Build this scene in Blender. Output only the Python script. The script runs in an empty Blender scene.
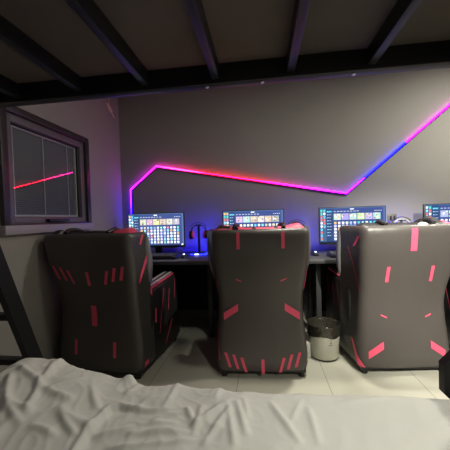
import bpy, bmesh, math, random
from mathutils import Vector, Matrix, noise

C = bpy.context.scene.collection
SC = bpy.context.scene
rnd = random.Random(7)
PI = math.pi

# ------------------------------------------------------------------ camera, world, light, exposure
CAMH, FPX, YAW, PITCH, ROLL = 1.12, 283.0, math.radians(7.4), math.radians(1.4), 0.03
fw = Vector((-math.sin(YAW) * math.cos(PITCH), math.cos(YAW) * math.cos(PITCH), -math.sin(PITCH)))
r0 = Vector((math.cos(YAW), math.sin(YAW), 0)); u0 = r0.cross(fw)
cr = r0 * math.cos(ROLL) - u0 * math.sin(ROLL); cu = u0 * math.cos(ROLL) + r0 * math.sin(ROLL)
cam_d = bpy.data.cameras.new('camera'); cam = bpy.data.objects.new('camera', cam_d); C.objects.link(cam)
M = Matrix((cr, cu, -fw)).transposed().to_4x4(); M.translation = Vector((0, 0, CAMH))
cam.matrix_world = M
cam_d.sensor_fit = 'HORIZONTAL'; cam_d.sensor_width = 36; cam_d.lens = 36 * FPX / 450
cam_d.clip_start = 0.02
SC.camera = cam

w = bpy.data.worlds.new('world'); SC.world = w; w.use_nodes = True
w.node_tree.nodes['Background'].inputs[0].default_value = (0.010, 0.011, 0.016, 1)
w.node_tree.nodes['Background'].inputs[1].default_value = 1.0

SC.view_settings.view_transform = 'Standard'; SC.view_settings.look = 'None'
SC.view_settings.gamma = 1; SC.view_settings.use_curve_mapping = False
SC.view_settings.exposure = 0.0

WARM = (1.0, 0.985, 0.83)
# kind, place, aim (spots), power, cone, blend
LAMPS = [
    ('spot', (0.95, -0.22, 1.80), (0.05, 1.40, 0.10), 60, 86, 0.75),  # unseen lamp added to light the bed
    ('area', (2.20, 2.05, 2.60), None, 52, 0, 0),
    ('area', (0.27, 1.42, 2.60), None, 7.5, 0, 0),
    ('spot', (0.58, 2.06, 2.60), (0.58, 2.04, 0), 165, 57, 0.6),
    ('spot', (1.10, -0.15, 2.30), (1.20, 2.05, 0.85), 800, 38, 0.9),  # unseen narrow beam added to brighten the third chair's back
]
for kind, p, aim, power, cone, blend in LAMPS:
    l = bpy.data.lights.new('lamp_light', 'AREA' if kind == 'area' else 'SPOT'); o = bpy.data.objects.new('lamp_light', l); C.objects.link(o)
    o.location = p; l.energy = power; l.color = WARM
    if kind == 'area': l.shape = 'DISK'; l.size = 0.18          # faces straight down
    else:
        l.spot_size = math.radians(cone); l.spot_blend = blend; l.shadow_soft_size = 0.05
        o.rotation_euler = (Vector(aim) - Vector(p)).to_track_quat('-Z', 'Y').to_euler()

# ------------------------------------------------------------------ helpers
def tag(o, label=None, cat=None, group=None, kind=None):
    if label: o['label'] = label
    if cat: o['category'] = cat
    if group: o['group'] = group
    if kind: o['kind'] = kind
    return o

def empty(name, loc=(0, 0, 0), rz=0.0, parent=None):
    o = bpy.data.objects.new(name, None); C.objects.link(o)
    o.location = loc; o.rotation_euler = (0, 0, rz); o.empty_display_size = 0.05
    if parent: o.parent = parent
    return o

def obj(name, bm, mats, parent=None, smooth=True, angle=40):
    me = bpy.data.meshes.new(name)
    bmesh.ops.recalc_face_normals(bm, faces=bm.faces[:])
    bm.to_mesh(me); bm.free()
    if not isinstance(mats, (list, tuple)): mats = [mats]
    for m in mats: me.materials.append(m)
    if smooth:
        me.polygons.foreach_set('use_smooth', [True] * len(me.polygons))
        me.set_sharp_from_angle(angle=math.radians(angle))
    o = bpy.data.objects.new(name, me); C.objects.link(o)
    if parent: o.parent = parent
    return o

def tag_children_copy(src, parent=None):
    c = src.copy(); C.objects.link(c)
    if parent: c.parent = parent
    for ch in list(src.children): tag_children_copy(ch, c)
    return c

def box(bm, x0, x1, y0, y1, z0, z1, bev=0.0, seg=2, xf=None, mi=0):
    t = bmesh.new()
    bmesh.ops.create_cube(t, size=1.0)
    for v in t.verts:
        v.co = Vector(((x0 + x1) / 2 + v.co.x * (x1 - x0), (y0 + y1) / 2 + v.co.y * (y1 - y0), (z0 + z1) / 2 + v.co.z * (z1 - z0)))
    if bev > 0:
        bmesh.ops.bevel(t, geom=t.edges[:], offset=bev, segments=seg, profile=0.5, affect='EDGES')
    if xf:
        for v in t.verts: v.co = xf(v.co.copy())
    merge(bm, t, mi)

def merge(bm, t, mi=0):
    vm = {v: bm.verts.new(v.co) for v in t.verts}
    for f in t.faces:
        try:
            nf = bm.faces.new([vm[v] for v in f.verts]); nf.material_index = mi
        except ValueError: pass
    t.free()

def loft(bm, rings, cap0=True, cap1=True, mi=0, closed=True):
    vs = [[bm.verts.new(p) for p in r] for r in rings]
    n = len(rings[0])
    for i in range(len(vs) - 1):
        for j in range(n if closed else n - 1):
            k = (j + 1) % n
            f = bm.faces.new((vs[i][j], vs[i][k], vs[i + 1][k], vs[i + 1][j])); f.material_index = mi
    if cap0: bm.faces.new(vs[0][::-1]).material_index = mi
    if cap1: bm.faces.new(vs[-1]).material_index = mi

def lathe(bm, prof, c=(0, 0, 0), n=32, cap0=True, cap1=True, mi=0):
    loft(bm, [[(c[0] + r * math.cos(2 * PI * k / n), c[1] + r * math.sin(2 * PI * k / n), c[2] + z) for k in range(n)] for r, z in prof], cap0, cap1, mi)

def tube(bm, pts, r, n=8, mi=0, caps=True):
    pts = [Vector(p) for p in pts]; rings = []
    for i, p in enumerate(pts):
        d = (pts[min(i + 1, len(pts) - 1)] - pts[max(i - 1, 0)]).normalized()
        a = Vector((0, 0, 1)) if abs(d.z) < 0.9 else Vector((1, 0, 0))
        s = d.cross(a).normalized(); t = s.cross(d)
        rr = r[i] if isinstance(r, (list, tuple)) else r
        rings.append([p + (s * math.cos(2 * PI * k / n) + t * math.sin(2 * PI * k / n)) * rr for k in range(n)])
    loft(bm, rings, caps, caps, mi)

# ------------------------------------------------------------------ materials
def mat(name, col, rough=0.5, metal=0.0, spec=0.5, bump=0.0, bscale=50.0, var=0.0, vscale=4.0, coat=0.0):
    m = bpy.data.materials.new(name); m.use_nodes = True
    nt = m.node_tree; b = nt.nodes['Principled BSDF']
    b.inputs['Base Color'].default_value = (*col, 1); b.inputs['Roughness'].default_value = rough
    b.inputs['Metallic'].default_value = metal; b.inputs['Specular IOR Level'].default_value = spec
    b.inputs['Coat Weight'].default_value = coat
    tc = nt.nodes.new('ShaderNodeTexCoord')
    if bump:
        n = nt.nodes.new('ShaderNodeTexNoise'); n.inputs['Scale'].default_value = bscale; n.inputs['Detail'].default_value = 4
        bp = nt.nodes.new('ShaderNodeBump'); bp.inputs['Strength'].default_value = bump; bp.inputs['Distance'].default_value = 0.01
        nt.links.new(tc.outputs['Object'], n.inputs['Vector']); nt.links.new(n.outputs['Fac'], bp.inputs['Height'])
        nt.links.new(bp.outputs['Normal'], b.inputs['Normal'])
    if var:
        n = nt.nodes.new('ShaderNodeTexNoise'); n.inputs['Scale'].default_value = vscale; n.inputs['Detail'].default_value = 5
        r = nt.nodes.new('ShaderNodeValToRGB')
        r.color_ramp.elements[0].position = 0.3; r.color_ramp.elements[1].position = 0.7
        r.color_ramp.elements[0].color = (*[c * (1 - var) for c in col], 1)
        r.color_ramp.elements[1].color = (*[min(1, c * (1 + var)) for c in col], 1)
        nt.links.new(tc.outputs['Object'], n.inputs['Vector']); nt.links.new(n.outputs['Fac'], r.inputs['Fac'])
        nt.links.new(r.outputs['Color'], b.inputs['Base Color'])
    return m

def emis(name, col, strength):
    m = bpy.data.materials.new(name); m.use_nodes = True; nt = m.node_tree
    nt.nodes.remove(nt.nodes['Principled BSDF'])
    e = nt.nodes.new('ShaderNodeEmission'); e.inputs[0].default_value = (*col, 1); e.inputs[1].default_value = strength
    nt.links.new(e.outputs[0], nt.nodes['Material Output'].inputs[0])
    return m

def emis_attr(name, strength, gloss=False):
    m = emis(name, (1, 1, 1), strength); nt = m.node_tree
    e = [n for n in nt.nodes if n.type == 'EMISSION'][0]
    a = nt.nodes.new('ShaderNodeVertexColor'); a.layer_name = 'Col'
    nt.links.new(a.outputs['Color'], e.inputs[0])
    return m

M_wall = mat('wall_paint', (0.30, 0.282, 0.262), 0.75, bump=0.05, bscale=120, var=0.03, vscale=2)
M_ceil = mat('ceiling_paint', (0.22, 0.21, 0.20), 0.8, bump=0.03)
M_steel = mat('black_steel', (0.009, 0.009, 0.011), 0.40, spec=0.45, bump=0.05, bscale=180)
M_board = mat('dark_board', (0.078, 0.064, 0.052), 0.7, var=0.15, vscale=3)
M_bolt = mat('zinc_bolt', (0.6, 0.6, 0.62), 0.3, metal=1)
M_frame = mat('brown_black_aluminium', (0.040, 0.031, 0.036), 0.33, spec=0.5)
M_sash = mat('lit_sash_aluminium', (0.14, 0.12, 0.14), 0.33)  # paler purple-grey carries the screen and strip light on the sash
M_sill = mat('lit_sill_aluminium', (0.34, 0.30, 0.36), 0.35)  # lavender tint stands in for coloured light falling on the sill
M_spacer = mat('spacer_metal', (0.90, 0.90, 0.92), 0.45)
M_slat = mat('blind_slat', (0.33, 0.33, 0.35), 0.45)
M_black = mat('black_plastic', (0.012, 0.012, 0.014), 0.4)
M_leather = mat('black_leather', (0.068, 0.058, 0.056), 0.40, spec=0.6, bump=0.25, bscale=11)
M_leather2 = mat('black_leather_plain', (0.020, 0.019, 0.020), 0.45, bump=0.15, bscale=30)
M_red = mat('red_leather', (0.80, 0.085, 0.17), 0.5)
M_whitestrip = mat('white_leather', (0.55, 0.53, 0.55), 0.4)
M_bolster = mat('sheen_grey_leather', (0.20, 0.195, 0.21), 0.35)  # pale grey stands in for screen reflections on the dark wings
M_desk = mat('desk_laminate', (0.050, 0.049, 0.052), 0.45, var=0.1, vscale=20)
M_desk_leg = mat('desk_metal', (0.03, 0.03, 0.033), 0.5)
M_bin = mat('bin_cream', (0.60, 0.585, 0.50), 0.4)
M_binmark = mat('bin_print', (0.05, 0.05, 0.05), 0.5)
M_white = mat('white_plastic', (0.75, 0.74, 0.72), 0.45)
M_paper = mat('white_tissue', (0.75, 0.73, 0.70), 0.85)
M_socket = mat('socket_plate', (0.17, 0.15, 0.12), 0.4)
M_key = mat('key_cap', (0.03, 0.03, 0.036), 0.5)
M_blue = emis('blue_led', (0.008, 0.012, 1.0), 16)
M_bluew2 = emis('added_blue_glow', (0.010, 0.006, 1.0), 230)
M_bluew = emis('white_blue_led', (0.55, 0.65, 1.0), 8)
M_screen = emis_attr('screen_picture', 1.8)
M_led = emis_attr('led_diffuser', 23.0)
M_ledside = emis_attr('led_side_diffuser', 0.4)
M_sheet = mat('white_cotton', (0.755, 0.745, 0.715), 0.85, bump=0.06, bscale=45, spec=0.2)
M_matt = mat('mattress_ticking', (0.5, 0.48, 0.45), 0.9)
M_lamp = emis('lamp_diffuser', (1.0, 0.91, 0.74), 6)
M_cable = mat('white_cable', (0.80, 0.74, 0.64), 0.5)
M_cloth = mat('dark_cloth', (0.030, 0.026, 0.034), 0.85, bump=0.3, bscale=60)

# carbon pattern for the seat wings
M_carbon = mat('carbon_pattern_leather', (0.05, 0.048, 0.046), 0.42)
nt = M_carbon.node_tree; b = nt.nodes['Principled BSDF']
tc = nt.nodes.new('ShaderNodeTexCoord'); mp = nt.nodes.new('ShaderNodeMapping'); mp.inputs['Rotation'].default_value = (0.785, 0, 0)
ck = nt.nodes.new('ShaderNodeTexChecker'); ck.inputs['Scale'].default_value = 90
ck.inputs['Color1'].default_value = (0.025, 0.024, 0.024, 1); ck.inputs['Color2'].default_value = (0.085, 0.08, 0.076, 1)
nt.links.new(tc.outputs['Object'], mp.inputs[0]); nt.links.new(mp.outputs[0], ck.inputs[0]); nt.links.new(ck.outputs[0], b.inputs['Base Color'])

# floor tiles
M_floor = mat('floor_tile', (0.50, 0.48, 0.42), 0.32, spec=0.4)
nt = M_floor.node_tree; b = nt.nodes['Principled BSDF']
tc = nt.nodes.new('ShaderNodeTexCoord'); mp = nt.nodes.new('ShaderNodeMapping'); mp.inputs['Location'].default_value = (0.19, 0.13, 0)
br = nt.nodes.new('ShaderNodeTexBrick'); br.offset = 0; br.inputs['Scale'].default_value = 1
br.inputs['Brick Width'].default_value = 0.6; br.inputs['Row Height'].default_value = 0.6; br.inputs['Mortar Size'].default_value = 0.0022
br.inputs['Color1'].default_value = (0.52, 0.50, 0.43, 1); br.inputs['Color2'].default_value = (0.49, 0.47, 0.41, 1); br.inputs['Mortar'].default_value = (0.22, 0.21, 0.18, 1)
nt.links.new(tc.outputs['Object'], mp.inputs[0]); nt.links.new(mp.outputs[0], br.inputs[0]); nt.links.new(br.outputs[0], b.inputs['Base Color'])

# window glass: mirror sheen over a clear pane
M_glass = bpy.data.materials.new('window_glass'); M_glass.use_nodes = True
nt = M_glass.node_tree; nt.nodes.remove(nt.nodes['Principled BSDF'])
tr = nt.nodes.new('ShaderNodeBsdfTransparent'); tr.inputs[0].default_value = (0.86, 0.88, 0.88, 1)
gl = nt.nodes.new('ShaderNodeBsdfGlossy'); gl.inputs['Roughness'].default_value = 0.0
fr = nt.nodes.new('ShaderNodeFresnel'); fr.inputs[0].default_value = 1.9
mx = nt.nodes.new('ShaderNodeMixShader')
ge = nt.nodes.new('ShaderNodeNewGeometry'); mm = nt.nodes.new('ShaderNodeMath'); mm.operation = 'SUBTRACT'; mm.use_clamp = True
nt.links.new(fr.outputs[0], mm.inputs[0]); nt.links.new(ge.outputs['Backfacing'], mm.inputs[1]); nt.links.new(mm.outputs[0], mx.inputs[0]); nt.links.new(tr.outputs[0], mx.inputs[1]); nt.links.new(gl.outputs[0], mx.inputs[2])
nt.links.new(mx.outputs[0], nt.nodes['Material Output'].inputs[0])

# thin dark bin liner
M_liner = mat('bin_liner', (0.028, 0.025, 0.020), 0.16, spec=0.9, bump=0.9, bscale=30)

# ------------------------------------------------------------------ the room
XL, XR, YB, YF, ZC = -1.61, 3.3, 3.13, -0.40, 2.66
def struct(name, bm, m, parent=None, smooth=False):
    o = obj(name, bm, m, parent, smooth); o['kind'] = 'structure'; return o
bm = bmesh.new(); box(bm, XL - 0.15, XR + 0.15, YF - 0.15, YB + 0.15, -0.1, 0); struct('floor', bm, M_floor)
bm = bmesh.new(); box(bm, XL - 0.15, XR + 0.15, YF - 0.15, YB + 0.15, ZC, ZC + 0.1); struct('ceiling', bm, M_ceil)
bm = bmesh.new(); box(bm, XL - 0.15, XR + 0.15, YB, YB + 0.15, 0, ZC); struct('wall_back', bm, M_wall)
bm = bmesh.new(); box(bm, XR, XR + 0.15, YF, YB, 0, ZC); struct('wall_right', bm, M_wall)
bm = bmesh.new(); box(bm, XL - 0.15, XR + 0.15, YF - 0.15, YF, 0, ZC); struct('wall_front', bm, M_wall)
WY0, WY1, WZ0, WZ1 = 1.565, 2.475, 1.075, 1.895
bm = bmesh.new()
box(bm, XL - 0.15, XL, YF, WY0, 0, ZC); box(bm, XL - 0.15, XL, WY1, YB, 0, ZC)
box(bm, XL - 0.15, XL, WY0, WY1, 0, WZ0); box(bm, XL - 0.15, XL, WY0, WY1, WZ1, ZC)
struct('wall_left', bm, M_wall)

# window in the left wall, inward sash with blind between the panes
win = empty('window_1', (XL, (WY0 + WY1) / 2, WZ0)); win['kind'] = 'structure'
cy, cz = (WY0 + WY1) / 2, WZ0
def frame_bm(y0, y1, z0, z1, wl, x0, x1, bev=0.004, wb=None):
    bm = bmesh.new(); wb = wb or wl
    y0 -= cy; y1 -= cy; z0 -= cz; z1 -= cz
    box(bm, x0, x1, y0, y0 + wl, z0, z1, bev); box(bm, x0, x1, y1 - wl, y1, z0, z1, bev)
    box(bm, x0, x1, y0 + wl, y1 - wl, z1 - wl, z1, bev); box(bm, x0, x1, y0 + wl, y1 - wl, z0, z0 + wb, bev)
    return bm
obj('window_frame', frame_bm(WY0, WY1, WZ0, WZ1, 0.050, -0.12, 0.032), M_frame, win)
obj('window_sash', frame_bm(WY0 + 0.050, WY1 - 0.050, WZ0 + 0.048, WZ1 - 0.050, 0.052, -0.075, 0.008, wb=0.045), M_sash, win)
GY0, GY1, GZ0, GZ1 = WY0 + 0.100, WY1 - 0.100, WZ0 + 0.092, WZ1 - 0.102
obj('glazing_bead', frame_bm(GY0 - 0.005, GY1 + 0.005, GZ0 - 0.005, GZ1 + 0.005, 0.010, -0.036, -0.022, 0.002), M_black, win)
obj('pane_spacer', frame_bm(GY0 + 0.006, GY1 - 0.006, GZ0 + 0.006, GZ1 - 0.006, 0.011, -0.062, -0.036, 0.0), M_spacer, win, False)
bm = bmesh.new(); box(bm, -0.035, -0.031, GY0 - 0.004 - cy, GY1 + 0.004 - cy, GZ0 - 0.004 - cz, GZ1 + 0.004 - cz)
obj('glass_pane', bm, M_glass, win, False)
bm = bmesh.new()
ns = 40; pit = (GZ1 - GZ0 - 0.03) / ns
for i in range(ns):
    z = GZ0 + 0.015 + (i + 0.5) * pit - cz
    y0, y1 = GY0 + 0.02 - cy, GY1 - 0.02 - cy
    a = 0.0058
    vs = [bm.verts.new(p) for p in ((-0.055, y0, z - a), (-0.055, y1, z - a), (-0.047, y1, z + a), (-0.047, y0, z + a))]
    vt = [bm.verts.new(v.co + Vector((-0.0006, 0, 0.0004))) for v in vs]
    bm.faces.new(vs); bm.faces.new(vt[::-1])
    for k in range(4): bm.faces.new((vs[k], vt[k], vt[(k + 1) % 4], vs[(k + 1) % 4]))
obj('blind_slats', bm, M_slat, win, False)
for t in (0.08, 0.46, 0.84):
    bm = bmesh.new(); y = GY0 + (GY1 - GY0) * t - cy
    tube(bm, [(-0.0415, y, GZ0 + 0.012 - cz), (-0.0415, y, GZ1 - 0.012 - cz)], 0.0030, 6)
    obj('blind_cord', bm, M_spacer, win)
bm = bmesh.new(); box(bm, -0.02, 0.045, WY0 - 0.01 - cy, WY1 - cy, -0.022, 0.038, 0.006); obj('window_sill', bm, M_sill, win)
bm = bmesh.new()
hy = 1.98 - cy
box(bm, 0.008, 0.024, hy - 0.055, hy + 0.045, 0.055, 0.080, 0.005)
box(bm, 0.022, 0.045, hy - 0.05, hy + 0.17, 0.056, 0.080, 0.006)
obj('window_handle', bm, M_black, win)
bm = bmesh.new(); box(bm, -0.118, -0.112, GY0 - 0.06 - cy, GY1 + 0.06 - cy, GZ0 - 0.06 - cz, GZ1 + 0.06 - cz)
obj('outer_pane', bm, mat('night_glass', (0.02, 0.02, 0.022), 0.3), win, False)

# ------------------------------------------------------------------ colour-changing light strip on the back wall
LED = [(-1.490, 1.10), (-1.484, 1.478), (-1.171, 1.728), (0.889, 1.335), (1.95, 2.225)]
STOPS = [  # distance along the strip, colour
    (0.0, (0.004, 0.004, 1.0)), (0.16, (0.03, 0.004, 1.0)), (0.32, (0.16, 0.004, 1.0)), (0.44, (0.45, 0.004, 0.80)), (0.76, (0.70, 0.004, 0.55)),
    (0.95, (1.0, 0.018, 0.36)), (1.15, (1.0, 0.016, 0.18)), (1.35, (1.0, 0.003, 0.03)), (1.95, (1.0, 0.003, 0.05)), (2.2, (0.85, 0.004, 0.30)),
    (2.5, (0.55, 0.005, 0.60)), (2.85, (0.35, 0.004, 0.90)), (3.05, (0.22, 0.004, 1.0)), (3.12, (0.004, 0.004, 1.0)), (3.64, (0.004, 0.004, 1.0)),
    (3.66, (0.55, 0.004, 0.60)), (4.4, (0.70, 0.004, 0.60))]
def led_col(s):
    for i in range(len(STOPS) - 1):
        a, b = STOPS[i], STOPS[i + 1]
        if s <= b[0]:
            t = max(0, (s - a[0]) / (b[0] - a[0])); return [a[1][k] * (1 - t) + b[1][k] * t for k in range(3)]
    return STOPS[-1][1]
def led_part(name, y0, y1, h0, h1, m, parent):
    """bar along the polyline: from offset h0 to h1 across the strip, y0..y1 out of the wall"""
    bm = bmesh.new(); cl = bm.loops.layers.float_color.new('Col')
    P = [Vector((x, z)) for x, z in LED]; acc = 0; rows = []
    for i in range(len(P) - 1):
        d = P[i + 1] - P[i]; L = d.length; n = max(2, int(L / 0.04))
        for k in range(n + (1 if i == len(P) - 2 else 0)):
            t = k / n; p = P[i] + d * t
            nd = Vector((-d.y, d.x)).normalized()
            if k == 0 and i > 0:
                e = (P[i] - P[i - 1]); n2 = Vector((-e.y, e.x)).normalized(); nd = (nd + n2).normalized(); nd /= nd.dot(n2)
            rows.append((p, nd, acc + L * t))
        acc += L
    prev = None
    for p, nd, s in rows:
        a, b = p + nd * h0, p + nd * h1
        cur = ([bm.verts.new((a.x, y0, a.y)), bm.verts.new((b.x, y0, b.y)), bm.verts.new((b.x, y1, b.y)), bm.verts.new((a.x, y1, a.y))], s)
        if prev:
            for k in range(4):
                f = bm.faces.new((prev[0][k], prev[0][(k + 1) % 4], cur[0][(k + 1) % 4], cur[0][k]))
                c = led_col((prev[1] + cur[1]) / 2)
                for lp in f.loops: lp[cl] = (*c, 1)
        else: bm.faces.new(cur[0])
        prev = cur
    bm.faces.new(prev[0])
    return obj(name, bm, m, parent, False)
led = empty('led_strip', (0, 0, 0)); tag(led, 'glowing angular LED light strip running across the back wall from blue to red to magenta', 'light strip')
led_part('led_channel', YB - 0.008, YB, -0.014, 0.014, M_desk_leg, led)
led_part('led_diffuser', YB - 0.020, YB - 0.008, 0.000, 0.011, M_led, led)
led_part('lower_diffuser', YB - 0.016, YB - 0.008, -0.011, 0.000, M_ledside, led)

# wall socket behind the third chair
t = empty('wall_socket', (1.34, YB, 1.07)); tag(t, 'small brownish wall socket plate on the back wall right of the third monitor', 'wall socket')
bm = bmesh.new(); box(bm, -0.043, 0.043, -0.010, 0, -0.043, 0.043, 0.004); obj('plate', bm, M_socket, t)
for s in (-1, 1):
    bm = bmesh.new(); box(bm, s * 0.018 - 0.010, s * 0.018 + 0.010, -0.013, -0.009, -0.022, 0.022, 0.002); obj('switch', bm, M_black, t)

# loop of cable on the left wall near the corner
bm = bmesh.new()
pts = []
for i in range(60):
    a = i / 59 * 6 * PI; f = i / 59
    along = 0.055 * math.cos(a); across = 0.016 * math.sin(a)
    pts.append((XL + 0.012 + 0.007 * math.sin(a * 1.5), 2.895 + along * 0.84 + across * 0.54 + 0.02 * f, 2.350 - along * 0.54 + across * 0.84 - 0.012 * f))
pts += [(XL + 0.014, 2.985, 2.285), (XL + 0.013, 3.005, 2.268), (XL + 0.012, 2.985, 2.275), (XL + 0.012, 2.90, 2.36), (XL + 0.012, 2.90, 2.42), (XL + 0.006, 2.90, 2.655)]
tube(bm, pts, 0.0048, 6)
tag(obj('cable_loop', bm, M_cable), 'looped pale cable hanging on the left wall near the corner', 'cable')

# ------------------------------------------------------------------ the bunk bed
bunk = empty('bunk_bed', (-0.44, 0.4, 0)); tag(bunk, 'black steel bunk bed whose slatted upper deck hangs over the picture', 'bunk bed')
ox, oy = -0.44, 0.4
BX0, BX1, BY0, BY1 = -1.59, 0.72, -0.30, 0.97
def B(name, m, *boxes, bev=0.003):
    bm = bmesh.new()
    for x0, x1, y0, y1, z0, z1 in boxes: box(bm, x0 - ox, x1 - ox, y0 - oy, y1 - oy, z0, z1, bev)
    return obj(name, bm, m, bunk)
RX1 = 0.76
ZR = 1.563
rail = B('upper_rail', M_steel, (BX0, RX1, BY1 - 0.04, BY1, ZR, ZR + 0.10))
B('upper_rail', M_steel, (BX0, RX1, BY0, BY0 + 0.04, ZR, ZR + 0.10))
for x in (BX0, RX1 - 0.04): B('end_rail', M_steel, (x, x + 0.04, BY0 + 0.04, BY1 - 0.04, ZR, ZR + 0.10))
for x in (-1.36, -1.11, -0.865, -0.62, -0.378, -0.137, 0.104, 0.346, 0.59):
    B('slat', M_steel, (x - 0.0125, x + 0.0125, BY0 + 0.04, BY1 - 0.04, ZR + 0.012, ZR + 0.062))
B('deck_board', M_board, (BX0 + 0.04, RX1 - 0.04, BY0 + 0.04, BY1 - 0.04, ZR + 0.062, ZR + 0.082))
for x in (-0.17, 0.014, 0.30, 0.585):
    bm = bmesh.new(); lathe(bm, [(0.0065, 0), (0.0065, -0.003), (0.004, -0.005)], (x - ox, BY1 - 0.02 - oy, ZR), 12)
    obj('bolt', bm, M_bolt, bunk)
for x, y in ((BX0, BY0), (BX0, BY1 - 0.04), (BX1, BY0), (BX1, BY1 - 0.04)):
    B('post', M_steel, (x, x + 0.04, y, y + 0.04, 0, ZR))
B('lower_rail', M_steel, (BX0 + 0.05, BX1, BY1 - 0.03, BY1, 0.22, 0.30))
B('lower_rail', M_steel, (BX0 + 0.05, BX1, BY0, BY0 + 0.03, 0.22, 0.30))
B('lower_deck', M_board, (BX0 + 0.05, BX1, BY0 + 0.03, BY1 - 0.03, 0.26, 0.285))
# plate joining post and bed side at the foot end
bm = bmesh.new()
prof = [(0.590, 0.510), (0.590, 0.608), (0.640, 0.664), (0.722, 0.75), (0.722, 0.40), (0.64, 0.46)]
r_a = [(x - ox, 1.015 - oy, z) for x, z in prof]; r_b = [(x - ox, 1.045 - oy, z) for x, z in prof]
loft(bm, [r_a, r_b]); box(bm, 0.70 - ox, 0.75 - ox, BY1 - oy - 0.002, 1.045 - oy, 0.40, 0.75)
obj('gusset_plate', bm, M_steel, bunk, False)
# ladder
lad = empty('ladder', (0, 0, 0), 0, bunk)
lad.location = (0, 0, 0)
def stringer(x):
    bm = bmesh.new()
    zt, zb = 1.555, 0.0
    yt = 0.885; yb = yt + (zt - zb) * 0.345
    a = [(x, yt - 0.0, zt), (x + 0.035, yt - 0.0, zt), (x + 0.035, yb - 0.0, zb), (x, yb - 0.0, zb)]
    q = [Vector(p) - Vector((ox, oy, 0)) for p in a]; q2 = [p + Vector((0, 0.075, 0)) for p in q]
    loft(bm, [q, q2]); return bm
for x in (-1.215, -1.55): obj('stringer', stringer(x), M_steel, lad, False)
for z in (0.13, 0.40, 0.67, 0.94, 1.21, 1.45):
    bm = bmesh.new(); y = 0.885 + (1.555 - z) * 0.345 - oy
    box(bm, -1.515 - ox, -1.215 - ox, y + 0.012, y + 0.062, z - 0.015, z + 0.015, 0.004); obj('rung', bm, M_steel, lad)

# mattress and blanket
bm = bmesh.new(); box(bm, -1.52, 0.66, BY0 + 0.05, 0.93, 0.285, 0.415, 0.03, 3)
tag(obj('mattress', bm, M_matt), 'pale mattress of the lower bunk beneath the white blanket', 'mattress')

FOLDS = [(-0.756, 0.848, -0.782, 1.01, 0.013, 0.014), (-0.756, 0.848, -0.886, 0.898, 0.0117, 0.012), (-0.741, 0.839, -0.622, 0.815, 0.0104, 0.012), (-0.748, 0.838, -0.708, 0.742, 0.013, 0.012), (-0.7, 0.847, -0.643, 0.906, 0.0091, 0.012), (-0.705, 0.75, -0.799, 0.763, 0.0117, 0.012), (-0.652, 0.705, -0.584, 0.696, 0.0117, 0.012), (-0.802, 0.759, -0.702, 0.711, 0.0117, 0.012), (-0.59, 0.883, -0.523, 0.81, 0.0091, 0.012), (-0.874, 0.849, -0.778, 0.736, 0.0117, 0.012), (-0.626, 0.774, -0.493, 0.73, 0.0091, 0.014), (-0.753, 0.88, -0.856, 1.073, 0.0065, 0.012), (-0.527, 0.705, -0.61, 0.755, 0.0104, 0.01), (-0.469, 0.721, -0.39, 0.766, 0.0117, 0.01), (-0.385, 0.743, -0.228, 0.765, 0.0104, 0.011), (-0.335, 0.795, -0.248, 0.847, 0.0104, 0.01), (-0.322, 0.845, -0.318, 0.986, 0.0078, 0.01), (-0.254, 0.86, -0.217, 0.802, 0.0091, 0.009), (-0.205, 0.763, -0.207, 0.864, 0.0091, 0.009), (-0.471, 0.904, -0.455, 0.975, 0.0065, 0.01), (-0.372, 0.78, -0.269, 0.793, 0.0065, 0.008), (-0.418, 0.695, -0.287, 0.717, 0.0091, 0.01), (-0.273, 0.715, -0.183, 0.743, 0.0078, 0.01), (-0.216, 0.785, -0.128, 0.9, 0.0104, 0.011), (-0.169, 0.731, -0.118, 0.872, 0.0091, 0.01), (-0.096, 0.908, -0.059, 0.776, 0.0104, 0.01), (-0.123, 0.891, -0.089, 0.738, 0.0078, 0.009), (-0.074, 0.925, -0.057, 0.841, 0.0065, 0.008), (0.015, 0.917, 0.084, 0.761, 0.0091, 0.01), (0.066, 0.826, 0.112, 0.93, 0.0039, 0.009), (0.131, 0.893, 0.135, 0.759, 0.0052, 0.01), (0.226, 0.925, 0.385, 0.963, 0.0039, 0.012), (-0.17, 0.917, -0.156, 0.986, 0.0052, 0.009)]

def seg_d(px, py, a):
    x0, y0, x1, y1 = a[:4]; dx, dy = x1 - x0, y1 - y0
    t = max(0, min(1, ((px - x0) * dx + (py - y0) * dy) / (dx * dx + dy * dy)))
    return math.hypot(px - x0 - t * dx, py - y0 - t * dy), t
def sstep(a, b, x):
    t = max(0, min(1, (x - a) / (b - a))); return t * t * (3 - 2 * t)
HEAP = [(-1.6, -0.085), (-1.14, -0.085), (-1.06, -0.078), (-0.945, 0.078), (-0.89, 0.086), (-0.78, 0.074), (-0.64, 0.044), (-0.52, 0.016), (-0.46, 0.002), (0.8, 0.0)]
HEM = [(-0.46, 0.40), (-0.481, 0.622), (-0.493, 0.711), (-0.491, 0.768), (-0.485, 0.824), (-0.467, 0.842), (-0.394, 0.832), (-0.309, 0.828), (-0.25, 0.87), (-0.20, 0.93), (-0.19, 1.05)]
def lin(x, P):
    for a, b in zip(P, P[1:]):
        if x <= b[0]: return a[1] + (b[1] - a[1]) * max(0, (x - a[0]) / (b[0] - a[0]))
    return P[-1][1]
def hem_d(x, y):
    """signed distance to the hem of the upper fold; positive on the heap's side"""
    best, sg = 9, 1
    for a, b in zip(HEM, HEM[1:]):
        d, t = seg_d(x, y, (*a, *b))
        if d < best:
            best = d; sg = 1 if (b[0] - a[0]) * (y - a[1]) - (b[1] - a[1]) * (x - a[0]) > 0 else -1
    return best * sg
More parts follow.
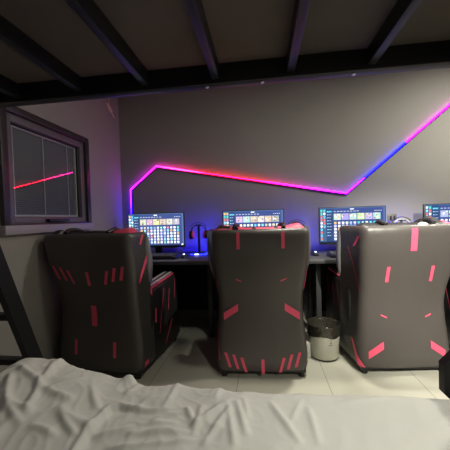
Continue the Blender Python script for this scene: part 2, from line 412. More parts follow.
def top_z(x, y):
    z = 0.512 + 0.008 * sstep(0.1, 0.5, x)
    hz = sum(lin(x + k * 0.02, HEAP) for k in (-1.5, -0.5, 0.5, 1.5)) / 4
    z += hz * (0.30 + 0.70 * sstep(0.58, 0.95, y)) if hz > 0 else hz
    amp = 0.25 + 0.75 * sstep(0.12, -0.35, x)
    z += amp * (0.010 * noise.noise((x * 3.1 + 4, y * 3.6, 0.3)) + 0.008 * noise.noise((x * 8 + y * 4, y * 7 - x * 3, 2.1)))
    rdg = 1 - abs(noise.noise((x * 9 - y * 5.5, y * 4.2 + x * 2.2, 5.0))) * 2.2
    z += amp * 0.006 * max(0, rdg) ** 2
    rdg = 1 - abs(noise.noise((x * 19 + y * 9, y * 11 - x * 7, 8.0))) * 2.4
    z += amp * 0.0025 * max(0, rdg) ** 2
    if y > 0.35:
        h = hem_d(x, y)
        z += 0.008 * sstep(-0.010, 0.010, h) * sstep(0.35, 0.6, y) * (1 - 0.7 * sstep(-0.46, -0.33, x)) + 0.010 * math.exp(-((h - 0.010) / 0.012) ** 2) * sstep(-0.27, -0.42, x)
    for a in FOLDS:
        d, t = seg_d(x, y, a)
        if d < a[5] * 3: z += a[4] * math.exp(-(d / a[5]) ** 2) * (0.30 + 0.70 * math.sin(PI * (0.10 + 0.80 * t)))
    # turned-up corner of the top layer
    z += 0.030 * math.exp(-((x + 0.495) / 0.022) ** 2 - ((y - 0.985) / 0.03) ** 2)
    return z
bm = bmesh.new()
NX, X0, X1 = 330, -1.50, 0.70
RY = 0.045
rows = []
vpath = []   # (y along, drop) path over the edge
yf = 1.0
ya = BY0 + 0.05
for j in range(30): vpath.append((ya + (0.55 - ya) * j / 30, 0, 0))
n1 = 110
for j in range(n1): vpath.append((0.55 + (yf - RY - 0.55) * j / (n1 - 1), 0, 0))
for j in range(1, 9):
    a = j / 8 * PI / 2; vpath.append((yf - RY, RY * math.sin(a), RY * (1 - math.cos(a))))
for j in range(1, 8): vpath.append((yf - RY, RY, RY + 0.026 * j))
for i in range(NX + 1):
    u = i / NX; x = (X0 + 0.4 * u / 0.06) if u < 0.06 else (-1.10 + (X1 + 1.10) * (u - 0.06) / 0.94); col = []
    ex = max(0, x - 0.60) / 0.10    # rounded foot end
    for (y, dy, dz) in vpath:
        yy = y - 0.10 * ex ** 2.2
        wob = 0.010 * noise.noise((x * 6, 3.3, 0.7)) + 0.006 * noise.noise((x * 17, 1.3, 0.7))
        hang = dz / 0.24
        wv = 0.010 * hang * math.sin(x * 31 + 2 * noise.noise((x * 4, 0, 9)))
        z = top_z(x, yy + dy) if dz == 0 else top_z(x, yy + dy) * 1.0
        col.append(bm.verts.new((x - 0.0, yy + dy + wob + wv, z - dz - 0.10 * ex ** 2.5)))
    rows.append(col)
for i in range(NX):
    for j in range(len(vpath) - 1):
        bm.faces.new((rows[i][j], rows[i + 1][j], rows[i + 1][j + 1], rows[i][j + 1]))
bl = obj('blanket', bm, M_sheet, None, True, 180)
md = bl.modifiers.new('thick', 'SOLIDIFY'); md.thickness = 0.012; md.offset = -1
tag(bl, 'rumpled off-white blanket spread over the lower bunk in the foreground', 'blanket')
# ------------------------------------------------------------------ the desk
desk = empty('desk', (0.80, 2.77, 0)); tag(desk, 'long dark grey desk along the back wall carrying the row of monitors', 'desk')
DX0, DX1, DY0, DY1 = -1.58, 3.2, 2.43, 3.12
def D(name, m, x0, x1, y0, y1, z0, z1, bev=0.003):
    bm = bmesh.new(); box(bm, x0 - 0.8, x1 - 0.8, y0 - 2.77, y1 - 2.77, z0, z1, bev); return obj(name, bm, m, desk)
D('desktop', M_desk, DX0, DX1, DY0, DY1, 0.715, 0.75, 0.005)
for x in (-1.55, -0.50, 0.49, 1.49, 2.49, 3.15): D('leg', M_desk_leg, x - 0.022, x + 0.022, 2.60, 2.66, 0, 0.715)
for x in (-1.55, -0.50, 0.49, 1.49, 2.49, 3.15): D('leg', M_desk_leg, x - 0.022, x + 0.022, 3.03, 3.08, 0, 0.715)
D('under_desk_shade', M_black, -1.55, 3.15, 3.085, 3.10, 0.10, 0.715)  # black sheet added in place of the shadow beneath the desk

# ------------------------------------------------------------------ monitors
def screen_bm(seed, full):
    r = random.Random(seed); bm = bmesh.new(); cl = bm.loops.layers.float_color.new('Col')
    W, H = 0.604, 0.340
    def q(u0, u1, v0, v1, c, d):
        vs = [bm.verts.new((-W / 2 + u * W, -d, H * (1 - v))) for u, v in ((u0, v1), (u1, v1), (u1, v0), (u0, v0))]
        f = bm.faces.new(vs)
        for lp in f.loops: lp[cl] = (*c, 1)
    def shade(u0, u1, v0, v1, ca, cb, d, n=8):
        for k in range(n):
            t = k / (n - 1); q(u0 + (u1 - u0) * k / n, u0 + (u1 - u0) * (k + 1) / n, v0, v1, [ca[i] * (1 - t) + cb[i] * t for i in range(3)], d)
    shade(0, 1, 0, 1, (0.045, 0.10, 0.19), (0.075, 0.12, 0.25), 0)
    q(0.10, 0.97, 0.02, 0.97, (0.040, 0.062, 0.19), 0.0006)      # launcher window
    q(0.10, 0.20, 0.02, 0.97, (0.025, 0.050, 0.13), 0.0010)      # its side list
    q(0, 1, 0.965, 1, (0.012, 0.02, 0.05), 0.0012)
    q(0.955, 0.985, 0.945, 0.985, (0.8, 0.85, 0.9), 0.0016)
    pal = [(0.85, 0.88, 0.9), (0.10, 0.45, 0.75), (0.05, 0.55, 0.40), (0.75, 0.45, 0.10), (0.25, 0.62, 0.85), (0.65, 0.12, 0.10), (0.9, 0.9, 0.9)]
    for c in range(2):                                            # desktop icons
        for k in range(10):
            if c == 1 and k > 5: continue
            v = 0.05 + k * 0.09
            q(0.012 + c * 0.045, 0.043 + c * 0.045, v, v + 0.048, r.choice(pal), 0.0016)
            q(0.014 + c * 0.045, 0.040 + c * 0.045, v + 0.058, v + 0.068, (0.6, 0.65, 0.7), 0.0016)
    for k in range(9):                                            # side list lines
        v = 0.10 + k * 0.085
        q(0.115, 0.135, v, v + 0.025, (0.25, 0.5, 0.7), 0.0018); q(0.142, 0.142 + r.uniform(0.025, 0.05), v + 0.004, v + 0.02, (0.30, 0.38, 0.50), 0.0018)
    q(0.11, 0.19, 0.085, 0.13, (0.02, 0.35, 0.50), 0.0015)
    for k in range(8): q(0.22 + k * 0.05, 0.245 + k * 0.05 + r.uniform(0, 0.012), 0.10, 0.118, (0.45, 0.5, 0.6), 0.0018)
    q(0.47, 0.53, 0.035, 0.06, (0.8, 0.85, 0.9), 0.0018)
    for k in range(4): q(0.84 + k * 0.03, 0.855 + k * 0.03, 0.10, 0.118, (0.6, 0.65, 0.7), 0.0018)
    for k in range(6):                                            # banner row
        u = 0.218 + k * 0.120
        base = [r.uniform(0.25, 0.9) for _ in range(3)]
        q(u, u + 0.110, 0.17, 0.35, [0.5 * c + 0.15 for c in base], 0.0018)
        for _ in range(9):
            a = u + r.uniform(0, 0.08); e = 0.17 + r.uniform(0, 0.13); g = r.uniform(0.1, 1)
            q(a, a + r.uniform(0.012, 0.030), e, e + r.uniform(0.02, 0.05), [min(1, g * s) for s in (1.0, r.uniform(0.6, 1), r.uniform(0.35, 1))], 0.0020 + 0.0001 * r.random())
    for row in range(6):                                          # icon grid
        for k in range(12):
            u = 0.222 + k * 0.0600; v = 0.405 + row * 0.091
            c = r.choice(pal + [(0.7, 0.6, 0.8), (0.85, 0.8, 0.4), (0.5, 0.5, 0.9), (0.8, 0.85, 0.95), (0.8, 0.8, 0.9)])
            q(u, u + 0.036, v, v + 0.054, c, 0.0018)
            q(u + 0.010, u + 0.026, v + 0.014, v + 0.040, r.choice(pal), 0.0020)
            q(u + 0.002, u + 0.034, v + 0.063, v + 0.073, (0.5, 0.55, 0.65), 0.0018)
    return bm
MON = [(-1.112, 'widescreen monitor showing a full icon grid, nearest the left wall and window'),
       (-0.088, 'widescreen monitor peeking over the top of the middle straight-backed chair'),
       (0.868, 'widescreen monitor left half open above the grey-lit chair beside the bin'),
       (1.822, 'widescreen monitor cut off by the right edge of the picture')]
for i, (x, lab) in enumerate(MON):
    t = empty('monitor', (x, 2.90, 0.75), 0); tag(t, lab, 'monitor', 'monitors along the desk')
    z0 = 0.093
    bm = bmesh.new(); box(bm, -0.310, 0.310, -0.026, 0.0, z0 - 0.012, z0 + 0.352, 0.004)
    def taper(co): return co
    box(bm, -0.20, 0.20, -0.002, 0.024, z0 + 0.05, z0 + 0.30, 0.015)
    obj('bezel', bm, M_black, t)
    s = obj('screen', screen_bm(11 + i, True), M_screen, t, False); s.location = (0, -0.0268, z0 + 0.005)
    bm = bmesh.new(); box(bm, -0.035, 0.035, 0.024, 0.050, 0.006, z0 + 0.20, 0.006); obj('stand_neck', bm, M_black, t)
    bm = bmesh.new(); lathe(bm, [(0.11, 0), (0.11, 0.006), (0.105, 0.010), (0.0, 0.012)], (0, 0.03, 0), 32, True, False); obj('stand_base', bm, M_black, t)

# keyboards and mice
def keyboard(x, y, rz, lab):
    t = empty('keyboard', (x, y, 0.75), rz); tag(t, lab, 'keyboard', 'keyboards on the desk')
    def tilt(co): return Vector((co.x, co.y, co.z + (co.y + 0.07) * 0.10 * (1 if co.z > 0.004 else 0)))
    bm = bmesh.new(); box(bm, -0.22, 0.22, -0.07, 0.07, 0, 0.022, 0.003, 2, tilt); obj('case', bm, M_black, t)
    for row in range(5):
        bm = bmesh.new()
        for k in range(18 if row else 17):
            xx = -0.208 + k * 0.0234; yy = -0.058 + row * 0.0245
            box(bm, xx, xx + 0.0195, yy, yy + 0.020, 0.021, 0.031, 0.002, 1, tilt)
        obj('key_row', bm, M_key, t)
def mouse(x, y, rz, lab):
    t = empty('computer_mouse', (x, y, 0.75), rz); tag(t, lab, 'computer mouse', 'mice on the desk')
    bm = bmesh.new(); rings = []
    for k in range(13):
        s = k / 12; yy = -0.06 + 0.12 * s
        wd = 0.032 * math.sin(PI * min(0.999, max(0.06, s * 0.92 + 0.05))) ** 0.55; hh = 0.038 * math.sin(PI * (0.10 + 0.80 * s)) ** 0.8
        rings.append([(wd * math.cos(a), yy, max(0, hh * math.sin(a)) if 0 <= a <= PI else 0) for a in [PI * j / 12 for j in range(13)]])
    loft(bm, rings); obj('shell', bm, M_black, t)
    bm = bmesh.new(); box(bm, -0.004, 0.004, 0.012, 0.036, 0.030, 0.040, 0.003); obj('scroll_wheel', bm, M_key, t)
    bm = bmesh.new(); box(bm, -0.006, 0.006, -0.036, -0.018, 0.0335, 0.038, 0.002); obj('lit_emblem', bm, M_bluew, t)
keyboard(-1.03, 2.62, 0.0, 'black keyboard below the leftmost monitor')
keyboard(0.80, 2.60, 0.05, 'black keyboard beside the grey-lit chair, below the third monitor')
mouse(-0.745, 2.66, -0.1, 'dark mouse right of the leftmost keyboard under blue light')
mouse(0.475, 2.70, 0.3, 'dark mouse with a pale glint at the edge of the middle chair')

# headset stands with blue light, headsets hanging on them
def headset_stand(x, y, lab):
    t = empty('headset_stand', (x, y, 0.75)); tag(t, lab, 'headset stand', 'headset stands on the desk')
    bm = bmesh.new(); box(bm, -0.075, 0.075, -0.06, 0.06, 0, 0.022, 0.006); obj('base', bm, M_black, t)
    bm = bmesh.new()
    box(bm, -0.077, 0.077, -0.063, -0.060, 0.006, 0.013); box(bm, -0.077, 0.077, 0.060, 0.063, 0.006, 0.014)
    box(bm, -0.080, -0.077, -0.06, 0.06, 0.006, 0.014); box(bm, 0.077, 0.080, -0.06, 0.06, 0.006, 0.014)
    obj('light_rim', bm, M_blue, t)
    bm = bmesh.new(); box(bm, -0.035, 0.005, -0.0645, -0.062, 0.006, 0.013); obj('light_window', bm, M_bluew, t)
    bm = bmesh.new(); box(bm, -0.011, 0.011, -0.005, 0.012, 0.02, 0.300, 0.004); box(bm, -0.035, 0.035, -0.022, 0.022, 0.296, 0.306, 0.004); obj('pole', bm, M_black, t)
    bm = bmesh.new(); box(bm, -0.008, 0.008, 0.012, 0.016, 0.03, 0.20); obj('added_glow_bar', bm, M_bluew2, t)  # bar added behind the pole to throw more blue onto the wall
def headset(x, y, z, cup, lab, band):
    t = empty('headset', (x, y, z)); tag(t, lab, 'headset', 'headsets hung on the stands')
    bm = bmesh.new()
    R = 0.075
    for rr, yw, th in ((R, 0.016, 0.006),):
        rings = []
        for k in range(25):
            a = PI * k / 24; ca, sa = math.cos(a), math.sin(a)
            rings.append([(ca * (rr + dr), dy, sa * (rr + dr) * 0.95 - 0.073) for dr, dy in ((0, -yw), (th, -yw), (th, yw), (0, yw))])
        loft(bm, rings)
    obj('headband', bm, band, t, False)
    bm = bmesh.new(); rings = []
    for k in range(17):
        a = PI * (0.2 + 0.6 * k / 16); ca, sa = math.cos(a), math.sin(a)
        rings.append([(ca * (R + 0.026 + dr), dy, sa * (R + 0.022 + dr) * 0.95 - 0.073) for dr, dy in ((0, -0.006), (0.005, -0.006), (0.005, 0.006), (0, 0.006))])
    loft(bm, rings); obj('outer_hoop', bm, M_black, t, False)
    for s in (-1, 1):
        e = empty('ear_cup', (s * 0.078, 0, -0.105), 0, t)
        bm = bmesh.new(); rings = []
        for xx, r in ((-0.012, 0.030), (-0.010, 0.040), (0.012, 0.042), (0.022, 0.034), (0.026, 0.020)):
            rings.append([(s * xx, r * 0.9 * math.cos(2 * PI * k / 24), r * 1.1 * math.sin(2 * PI * k / 24)) for k in range(24)])
        loft(bm, rings); obj('housing', bm, M_black, e)
        bm = bmesh.new(); rings = []
        for xx, r in ((-0.030, 0.024), (-0.032, 0.034), (-0.024, 0.040), (-0.012, 0.040)):
            rings.append([(s * xx, r * 0.9 * math.cos(2 * PI * k / 24), r * 1.1 * math.sin(2 * PI * k / 24)) for k in range(24)])
        loft(bm, rings); obj('ear_pad', bm, cup, e)
HS = [(-0.652, 2.88, 'black headset stand glowing strong blue right of the leftmost monitor', 'black headset with red ear pads hung right of the leftmost monitor', M_red, M_black),
      (0.345, 2.88, 'black headset stand with blue rim between the second and third monitors', 'black headset whose hoop shows over the right end of the middle chair', M_leather2, M_black),
      (1.315, 2.88, 'black headset stand with blue rim behind the grey-lit chair by the socket', 'headset with pale inner band showing above the grey-lit chair by the socket', M_leather2, M_white)]
for x, y, l1, l2, cup, band in HS:
    headset_stand(x, y, l1); headset(x, y, 1.060, cup, l2, band)

# ------------------------------------------------------------------ gaming sofa chairs
CH = 1.04
def smooth_prof(z, pts):
    for i in range(len(pts) - 1):
        if z <= pts[i + 1][0]:
            t = (z - pts[i][0]) / (pts[i + 1][0] - pts[i][0]); t = t * t * (3 - 2 * t)
            return pts[i][1] * (1 - t) + pts[i + 1][1] * t
    return pts[-1][1]
PW = [(0.0, 0.318), (0.10, 0.318), (0.52, 0.294), (0.90, 0.324), (1.06, 0.328)]
PY = [(0.0, 0.0), (0.10, 0.0), (0.45, 0.015), (1.0, -0.085), (1.06, -0.080)]
PD = [(0.0, 0.30), (0.55, 0.28), (0.80, 0.27), (1.06, 0.26)]
PF = [(0.0, 0.012), (0.45, 0.035), (0.75, 0.050), (1.06, 0.050)]     # the wings spread towards the front
CR = 0.055; SEED = [0.0]; WING = [1.0, 1.0]
def section(z, inset=0.0):
    wd = smooth_prof(z, PW) - inset; yb = smooth_prof(z, PY) + inset; dp = smooth_prof(z, PD) * WING[0] - 2 * inset
    return wd, yb, dp
def outline(a, z, off=0.0, inset=0.0):
    off += 0.0045 * noise.noise((a * 5.0, z * 3.2, SEED[0])) + 0.0022 * noise.noise((a * 13 + z * 5, z * 9, SEED[0] + 3))
    wd, yb, dp = section(z, inset); r = CR - min(inset, 0.03); s = 1 if a >= 0 else -1; q = abs(a); L = wd - r
    bulge = 0.016 * max(0.0, 1 - (q / L) ** 2) if q < L else 0.0
    if q <= L: return Vector((s * q, yb - bulge - off, z))
    q -= L; A = r * PI / 2
    if q <= A:
        t = q / r; return Vector((s * (L + (r + off) * math.sin(t)), yb + r - (r + off) * math.cos(t), z))
    q -= A
    fl = WING[1] * smooth_prof(z, PF) * (q / max(0.05, dp - r)) ** 1.3
    return Vector((s * (wd + off + fl), yb + r + q, z))
def side_len(z, inset=0.0):
    wd, yb, dp = section(z, inset); r = CR - min(inset, 0.03); return (wd - r) + r * PI / 2 + max(0.02, dp - r)

def patch(bm, quad, mi, off=0.0028, nu=4, nv=6):
    (a0, z0), (a1, z1), (a2, z2), (a3, z3) = quad
    g = []
    for j in range(nv + 1):
        v = j / nv; row = []
        for i in range(nu + 1):
            u = i / nu
            a = (a0 * (1 - u) + a1 * u) * (1 - v) + (a3 * (1 - u) + a2 * u) * v
            z = (z0 * (1 - u) + z1 * u) * (1 - v) + (z3 * (1 - u) + z2 * u) * v
            row.append(bm.verts.new(outline(a, z, off)))
        g.append(row)
    for j in range(nv):
        for i in range(nu):
            bm.faces.new((g[j][i], g[j][i + 1], g[j + 1][i + 1], g[j + 1][i])).material_index = mi
def bar(a0, z0, a1, z1, wd): return [(a0 - wd / 2, z0), (a0 + wd / 2, z0), (a1 + wd / 2, z1), (a1 - wd / 2, z1)]

def motif(S):
    """printed slashes; S is the height of the seven-slash row"""
    out = []
    out.append((bar(0.0, S - 0.055, 0.0, S + 0.045, 0.022), S))
    for k, (x, dz) in enumerate(((0.115, 0.0), (0.170, 0.02), (0.225, 0.03))):
        for s in (-1, 1): out.append((bar(s * x, S - 0.045 + dz, s * (x + 0.030), S + 0.055 + dz, 0.020), S))
    c = S - 0.28
    out.append((bar(0.0, c - 0.075, 0.0, c + 0.075, 0.042), c))
    p = S - 0.515
    for s in (-1, 1): out.append((bar(s * 0.145, p - 0.055, s * 0.145, p + 0.055, 0.022), p))
    m = S + 0.595
    for s in (-1, 1): out.append(([(s * 0.130, m - 0.012), (s * 0.170, m + 0.006), (s * 0.170, m + 0.016), (s * 0.130, m - 0.002)], m))
    m = S + 0.595 - 1.41
    for s in (-1, 1): out.append(([(s * 0.130, m - 0.012), (s * 0.170, m + 0.006), (s * 0.170, m + 0.016), (s * 0.130, m - 0.002)], m))
    for bb in (S + 0.375, S + 0.375 - 1.41):
        for s in (-1, 1): out.append(([(s * 0.160, bb + 0.005), (s * 0.265, bb - 0.065), (s * 0.265, bb - 0.015), (s * 0.160, bb + 0.065)] if False else
                                      [(s * 0.160, bb + 0.000), (s * 0.262, bb - 0.070), (s * 0.262, bb - 0.018), (s * 0.160, bb + 0.052)], bb))
    for pp in (S + 0.868,):
        for s in (-1, 1): out.append((bar(s * 0.145, pp - 0.055, s * 0.145, pp + 0.055, 0.022), pp))
    return [(q, z) for q, z in out if min(p[1] for p in q) > 0.03 and max(p[1] for p in q) < 1.03]

def chair(loc, rz, S, lab, side_marks, sc=1.0, low=1, wing=(1.0, 1.0)):
    WING[0], WING[1] = wing
    SEED[0] = 7.3 * loc[0]
    t = empty('gaming_chair', (loc[0], loc[1], 0), rz); tag(t, lab, 'chair', 'gaming sofa chairs at the desk')
    t.scale = (sc, 1, 1)
    # shell
    bm = bmesh.new(); rings = []
    zs = [0.055, 0.07, 0.10] + [0.14 + 0.04 * k for k in range(22)] + [1.005, 1.02, 1.032, 1.039, CH]
    for z in zs:
        ins = 0.0
        if z > 1.0:
            tt = (z - 1.0) / (CH - 1.0); ins = 0.018 * (1 - math.sqrt(max(0, 1 - tt * tt)))
        if z < 0.10: ins = 0.012 * (0.10 - z) / 0.045
        Ls = side_len(z, ins); n = 44
        ring = []
        for k in range(n + 1):
            # denser sampling round the corners
            a = -Ls + 2 * Ls * k / n
            ring.append(outline(a, z, 0.0, ins))
        y_front = ring[0].y
        wd = abs(ring[0].x)
        for k in range(1, 8): ring.append(Vector((wd - 2 * wd * k / 8, y_front, z)))
        rings.append(ring)
    loft(bm, rings)
    for f in bm.faces:
        c = f.calc_center_median()
        f.material_index = 2 if abs(c.x) > smooth_prof(c.z, PW) - 0.002 and c.y > section(c.z)[1] + CR and c.z > 0.12 else 0
    for q, z in motif(S): patch(bm, q, 1)
    for q in side_marks: patch(bm, q, 1)
    obj('back_shell', bm, [M_leather, M_red, M_carbon], t, True, 50)
    # base plinth and feet
    bm = bmesh.new(); box(bm, -0.30, 0.30, 0.02, 0.72, 0.028, 0.10, 0.012); obj('base', bm, M_black, t)
    for x in (-0.27, 0.27):
        for y in (0.05, 0.68):
            bm = bmesh.new(); lathe(bm, [(0.022, 0), (0.022, 0.024), (0.016, 0.030)], (x, y, 0), 16); obj('foot', bm, M_black, t)
    # arms
    for s in (-1, 1):
        def arm_xf(co):
            f = (co.y - 0.16) / 0.56
            co.y += -0.05 * (co.z - 0.06) / 0.6 * max(0, f)     # front slopes back towards the top
            co.z += 0.05 * f * (1 if co.z > 0.4 else 0)
            return co
        bm = bmesh.new()
        xa, xb = (0.195, 0.318) if s > 0 else (-0.318, -0.195)
        box(bm, xa, xb, 0.16, 0.72, 0.06, 0.585, 0.02, 3, arm_xf)
        X = s * 0.3195
        for (y0, z0, y1, z1, wd) in ((0.30, 0.22, 0.40, 0.56, 0.008), (0.47, 0.36, 0.50, 0.53, 0.012), (0.60, 0.42, 0.62, 0.60, 0.010), (0.40, 0.10, 0.54, 0.26, 0.020), (0.245, 0.33, 0.25, 0.44, 0.022)):
            vs = [bm.verts.new((X, y0 - wd / 2, z0)), bm.verts.new((X, y0 + wd / 2, z0)), bm.verts.new((X, y1 + wd / 2, z1)), bm.verts.new((X, y1 - wd / 2, z1))]
            bm.faces.new(vs).material_index = 1
        arm = obj('armrest', bm, [M_leather2, M_red], t)
        bm = bmesh.new()
        def pad_xf(co): co.z += 0.05 * (co.y - 0.16) / 0.56; return co
        xm = (xa + xb) / 2
        box(bm, xm - 0.050, xm + 0.050, 0.20, 0.64, 0.583, 0.608, 0.010, 2, pad_xf, 0)
        box(bm, xm + s * 0.028 - 0.012, xm + s * 0.028 + 0.012, 0.21, 0.63, 0.600, 0.613, 0.004, 2, pad_xf, 1)
        box(bm, xm - s * 0.020 - 0.010, xm - s * 0.020 + 0.010, 0.21, 0.63, 0.600, 0.612, 0.004, 2, pad_xf, 1)
        box(bm, xm + s * 0.048 - 0.004, xm + s * 0.048 + 0.004, 0.21, 0.63, 0.590, 0.606, 0.002, 2, pad_xf, 2)
        obj('arm_pad', bm, [M_leather2, M_whitestrip, M_red], arm)
    # seat and front cushions
    bm = bmesh.new(); box(bm, -0.195, 0.195, 0.20, 0.70, 0.10, 0.44, 0.05, 4); obj('seat_cushion', bm, [M_leather2], t)
    def cush_xf(co): co.y += 0.10 - 0.20 * (co.z - 0.4) / 0.65; return co
    bm = bmesh.new(); box(bm, -0.20, 0.20, 0.10, 0.24, 0.42, 1.03, 0.05, 4, cush_xf); obj('back_cushion', bm, [M_leather2], t)
    # side bolsters, screen sheen put into their grey; head bolster with red edge
    for s in (-1, 1):
        bm = bmesh.new()
        pts = []
        for k in range(12):
            z = 0.66 + 0.345 * k / 11; wd, yb, dp = section(z); pts.append((s * (wd + WING[1] * smooth_prof(z, PF) - 0.017), yb + dp + 0.008, z))
        tube(bm, pts, [0.022 + 0.012 * math.sin(PI * k / 11) for k in range(12)], 12)
        obj('wing_bolster', bm, M_bolster, t)['label'] = 'wing bolster with screen sheen put into its grey'
    bm = bmesh.new(); rings = []
    for k in range(25):
        f = -1 + 2 * k / 24; x = f * 0.300
        h = 0.014 + 0.020 * max(0, abs(f) - 0.45) / 0.55 * (1 if low == 1 else 0.4) + 0.008 * noise.noise((x * 14, S * 9, 1))
        if abs(f) > 0.93: h *= (1 - abs(f)) / 0.07 * 0.8 + 0.2
        rings.append([(x, 0.035 + 0.070 * math.cos(2 * PI * j / 12), CH - 0.012 + (h + 0.012) * max(-0.4, math.sin(2 * PI * j / 12))) for j in range(12)])
    loft(bm, rings)
    for f in bm.faces:
        c = f.calc_center_median()
        red = (abs(c.x) > 0.10 and noise.noise((c.x * 9, S * 5, 3)) > -0.15 or abs(c.z - CH) < 0.006) if low == 1 else c.x > 0.24
        if low == 1 and sc > 1.05: red = c.x > 0.17
        if red: f.material_index = 1
    obj('head_bolster', bm, [M_leather2, M_red], t)
    for s in (-1, 1):
        bm = bmesh.new(); pts = []
        for k in range(9):
            f = k / 8; pts.append((s * (0.155 + 0.012 * math.sin(f * 5)), -0.055 + 0.16 * f, CH + 0.006 + 0.022 * math.sin(PI * f)))
        tube(bm, pts, 0.014, 8); obj('head_strap', bm, M_leather2, t)
    return t

c1_marks = [[(0.335, 0.68), (0.360, 0.68), (0.470, 0.86), (0.470, 0.90)], [(0.400, 0.955), (0.418, 0.955), (0.440, 1.02), (0.422, 1.02)], [(0.40, 0.08), (0.35, 0.08), (0.35, 0.115), (0.40, 0.115)], [(0.448, 0.52), (0.462, 0.50), (0.466, 0.60), (0.452, 0.62)]]
c3_marks = [[(-0.42, 0.90), (-0.40, 0.90), (-0.345, 0.97), (-0.375, 0.97)], [(-0.31, 0.58), (-0.305, 0.58), (-0.47, 0.90), (-0.475, 0.90)],
            [(-0.33, 0.06), (-0.28, 0.06), (-0.40, 0.22), (-0.425, 0.22)]]
c2_marks = [[(0.290, 0.62), (0.305, 0.62), (0.335, 0.78), (0.328, 0.78)], [(-0.300, 0.13), (-0.292, 0.13), (-0.325, 0.36), (-0.332, 0.36)], [(-0.325, 0.63), (-0.30, 0.66), (-0.30, 0.69), (-0.325, 0.66)],
            [(0.335, 0.86), (0.345, 0.86), (0.350, 1.0), (0.342, 1.0)], [(0.305, 0.42), (0.315, 0.42), (0.335, 0.52), (0.328, 0.52)]]
chair((-1.205, 1.875), math.radians(-6), 0.73, 'black red-slashed gaming chair in shade by the window, showing its right armrest', c1_marks, 1.10, 1, (0.66, 0.5))
chair((-0.018, 1.945), math.radians(3.5), 0.10, 'middle black gaming chair seen squarely from behind, seven red slashes along its bottom', c2_marks, 1.0)
chair((0.965, 2.065), math.radians(6.5), 1.225, 'grey-lit gaming chair right of the bin with bold red mark at its top centre', c3_marks, 1.0, 0)
chair((1.80, 2.12), math.radians(2), 0.45, 'gaming chair cut off by the right picture edge, only a dark sliver showing', [], 1.0)

# white care tag on the middle chair's side
# odds and ends on top of the chairs
def tissue(loc, r, h, seed, name, m, lab, cat):
    bm = bmesh.new(); n, k2 = 22, 7; rings = []
    for j in range(k2):
        f = j / (k2 - 1)
        ring = []
        for i in range(n):
            a = 2 * PI * i / n
            rr = r * (1 - f * 0.97) * (1 + 0.35 * noise.noise((math.cos(a) * 2, math.sin(a) * 2, seed)))
            ring.append((rr * math.cos(a), rr * 0.7 * math.sin(a), h * math.sin(f * PI / 2) * (1 + 0.5 * noise.noise((math.cos(a) * 3 * (1 - f), math.sin(a) * 3 * (1 - f), seed + 4))) if j else 0))
        rings.append(ring)
    loft(bm, rings); o = obj(name, bm, m, None, True, 70); o.location = loc
    return tag(o, lab, cat)
tissue((-1.42, 1.90, CH - 0.001), 0.055, 0.028, 3, 'crumpled_tissue', M_paper, 'crumpled white tissue on the top of the shaded chair by the window', 'tissue')
tissue((1.06, 2.03, CH - 0.001), 0.035, 0.014, 8, 'crumpled_tissue', M_paper, 'small white tissue scrap on the top of the grey-lit chair', 'tissue')
tissue((1.16, 2.14, CH - 0.001), 0.085, 0.045, 12, 'folded_cloth', M_cloth, 'dark cloth heaped on the right top of the grey-lit chair', 'cloth')

# ------------------------------------------------------------------ waste bin
t = empty('waste_bin', (0.465, 2.315, 0)); t.scale = (1.07, 1.07, 1.02); tag(t, 'cream round waste bin with black liner on the floor between two chairs', 'waste bin')
bm = bmesh.new(); lathe(bm, [(0.098, 0.008), (0.103, 0.014), (0.115, 0.250), (0.111, 0.250), (0.100, 0.018)], n=40); obj('bin_body', bm, M_bin, t)
bm = bmesh.new(); lathe(bm, [(0.100, 0), (0.102, 0.004), (0.102, 0.010), (0.096, 0.012)], n=40); obj('bottom_ring', bm, M_black, t)
bm = bmesh.new(); rings = []; n = 60
for r, z, am in ((0.1165, 0.185, 0.010), (0.1185, 0.20, 0.003), (0.1195, 0.25, 0.002), (0.119, 0.262, 0.002), (0.113, 0.262, 0.002), (0.107, 0.24, 0.003), (0.100, 0.16, 0.006), (0.085, 0.08, 0.008), (0.06, 0.06, 0.0)):
    ring = []
    for k in range(n):
        a = 2 * PI * k / n; w1 = noise.noise((math.cos(a) * 3, math.sin(a) * 3, z * 8))
        rr = r + (abs(w1) * am if r > 0.115 else w1 * am)
        zz = z + (0.03 * noise.noise((math.cos(a) * 1.3, math.sin(a) * 1.3, 7)) if z < 0.19 and r > 0.115 else 0)
        ring.append((rr * math.cos(a), rr * math.sin(a), zz))
    rings.append(ring)
loft(bm, rings, False, True); obj('bin_liner', bm, M_liner, t)
# small printed mark on the bin's front: a tiny emblem over a dark line
bm = bmesh.new()
def on_bin(ang, z): 
    r = 0.103 + (z - 0.014) / 0.236 * 0.012 + 0.0008
    return (r * math.cos(ang), r * math.sin(ang), z)
A0 = -PI / 2 + 0.12
def bq(a0, a1, z0, z1, skew=0):
    n = 4
    for k in range(n):
        b0 = a0 + (a1 - a0) * k / n; b1 = a0 + (a1 - a0) * (k + 1) / n
        bm.faces.new([bm.verts.new(on_bin(*p)) for p in ((b0, z0), (b1, z0), (b1 + skew, z1), (b0 + skew, z1))])
for k in range(5): bq(A0 + k * 0.052, A0 + k * 0.052 + 0.036, 0.126, 0.132)
bq(A0 + 0.09, A0 + 0.16, 0.140, 0.150, 0.02); 
obj('printed_mark', bm, M_binmark, t, False)
for k, (dx, dy, dz, r, m) in enumerate(((-0.03, -0.02, 0.185, 0.035, M_paper), (0.03, 0.02, 0.18, 0.04, M_cable), (0.02, -0.04, 0.17, 0.032, M_paper))):
    o = tissue((0.462 + dx, 2.315 + dy, dz - 0.03), r, r * 1.5, 20 + k, 'crumpled_wrapper', m, 'crumpled pale wrapper inside the lined waste bin', 'wrapper'); o['group'] = 'wrappers in the bin'
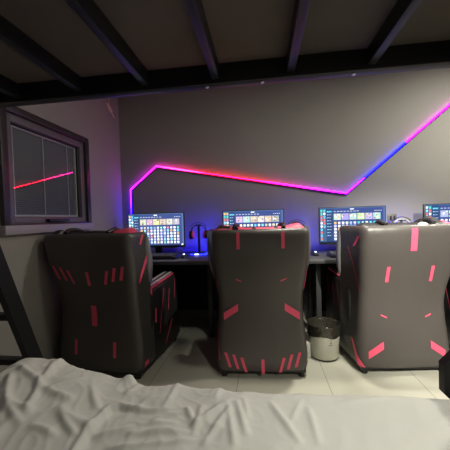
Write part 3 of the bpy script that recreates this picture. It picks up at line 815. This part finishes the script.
bm = bmesh.new(); box(bm, 0.330, 0.345, 2.20, 2.215, 0.02, 0.11, 0.003)

# pale power adapter standing on the floor between the middle chair and the bin
bm.free()
t = empty('power_adapter', (0.338, 2.27, 0)); tag(t, 'small upright white plastic block on the floor between middle chair and bin', 'power adapter')
bm = bmesh.new(); box(bm, -0.016, 0.016, -0.014, 0.014, 0.0, 0.125, 0.005); obj('block', bm, M_white, t)
bm = bmesh.new(); tube(bm, [(0, 0.014, 0.03), (0.0, 0.06, 0.008), (0.03, 0.3, 0.006), (0.06, 0.6, 0.006)], 0.003, 6); obj('cord', bm, M_black, t)

# lamps outside the picture; bed lamp and chair beam are added for brightness
for i, L in enumerate((LAMPS[1], LAMPS[2], LAMPS[3])):
    p = L[1]
    t = empty('ceiling_lamp', (p[0], p[1], ZC)); tag(t, 'round white recessed ceiling lamp above the picture', 'ceiling lamp', 'recessed ceiling lamps')
    bm = bmesh.new(); lathe(bm, [(0.125, 0), (0.125, -0.012), (0.105, -0.016), (0.102, -0.006)], n=32, cap1=False); obj('lamp_ring', bm, M_white, t)
    bm = bmesh.new(); lathe(bm, [(0.102, -0.004), (0.102, -0.008)], n=32); obj('lamp_diffuser', bm, M_lamp, t)
p = LAMPS[0][1]
t = empty('added_bed_lamp', (p[0], YF, p[2])); tag(t, 'added unseen white lamp beyond the foot of the bunk, lighting the bed', 'added lamp')
bm = bmesh.new(); box(bm, -0.05, 0.05, 0, 0.02, -0.02, 0.10, 0.004); tube(bm, [(0, 0.01, 0.06), (0, p[1] - YF, 0.06)], 0.008, 8); obj('bracket', bm, M_white, t)
bm = bmesh.new(); lathe(bm, [(0.115, 0.0), (0.115, 0.05), (0.04, 0.075), (0.0, 0.075)], (0, p[1] - YF, 0.0), 32, False, False); lathe(bm, [(0.112, 0.002), (0.112, 0.048), (0.04, 0.070), (0.0, 0.070)], (0, p[1] - YF, 0.0), 32, False, False); obj('lamp_shade', bm, M_white, t)
p = LAMPS[4][1]
t = empty('added_spotlight', (p[0], p[1], ZC)); tag(t, 'added unseen black lamp behind the bunk foot, aimed at the grey-lit chair', 'added_spotlight')
bm = bmesh.new(); lathe(bm, [(0.05, 0), (0.05, -0.02), (0.01, -0.022), (0.01, p[2] - ZC + 0.10)], n=20); obj('stem', bm, M_black, t)
dv = (Vector(LAMPS[4][2]) - Vector(p)).normalized(); q = dv.to_track_quat('Z', 'Y')
bm = bmesh.new(); lathe(bm, [(0.060, -0.01), (0.060, -0.13), (0.0, -0.13)], n=24, cap0=False, cap1=False); lathe(bm, [(0.057, -0.01), (0.057, -0.127), (0.0, -0.127)], n=24, cap0=False, cap1=False)
for v in bm.verts: v.co = q @ v.co + Vector((0, 0, p[2] - ZC))
obj('lamp_head', bm, M_black, t)
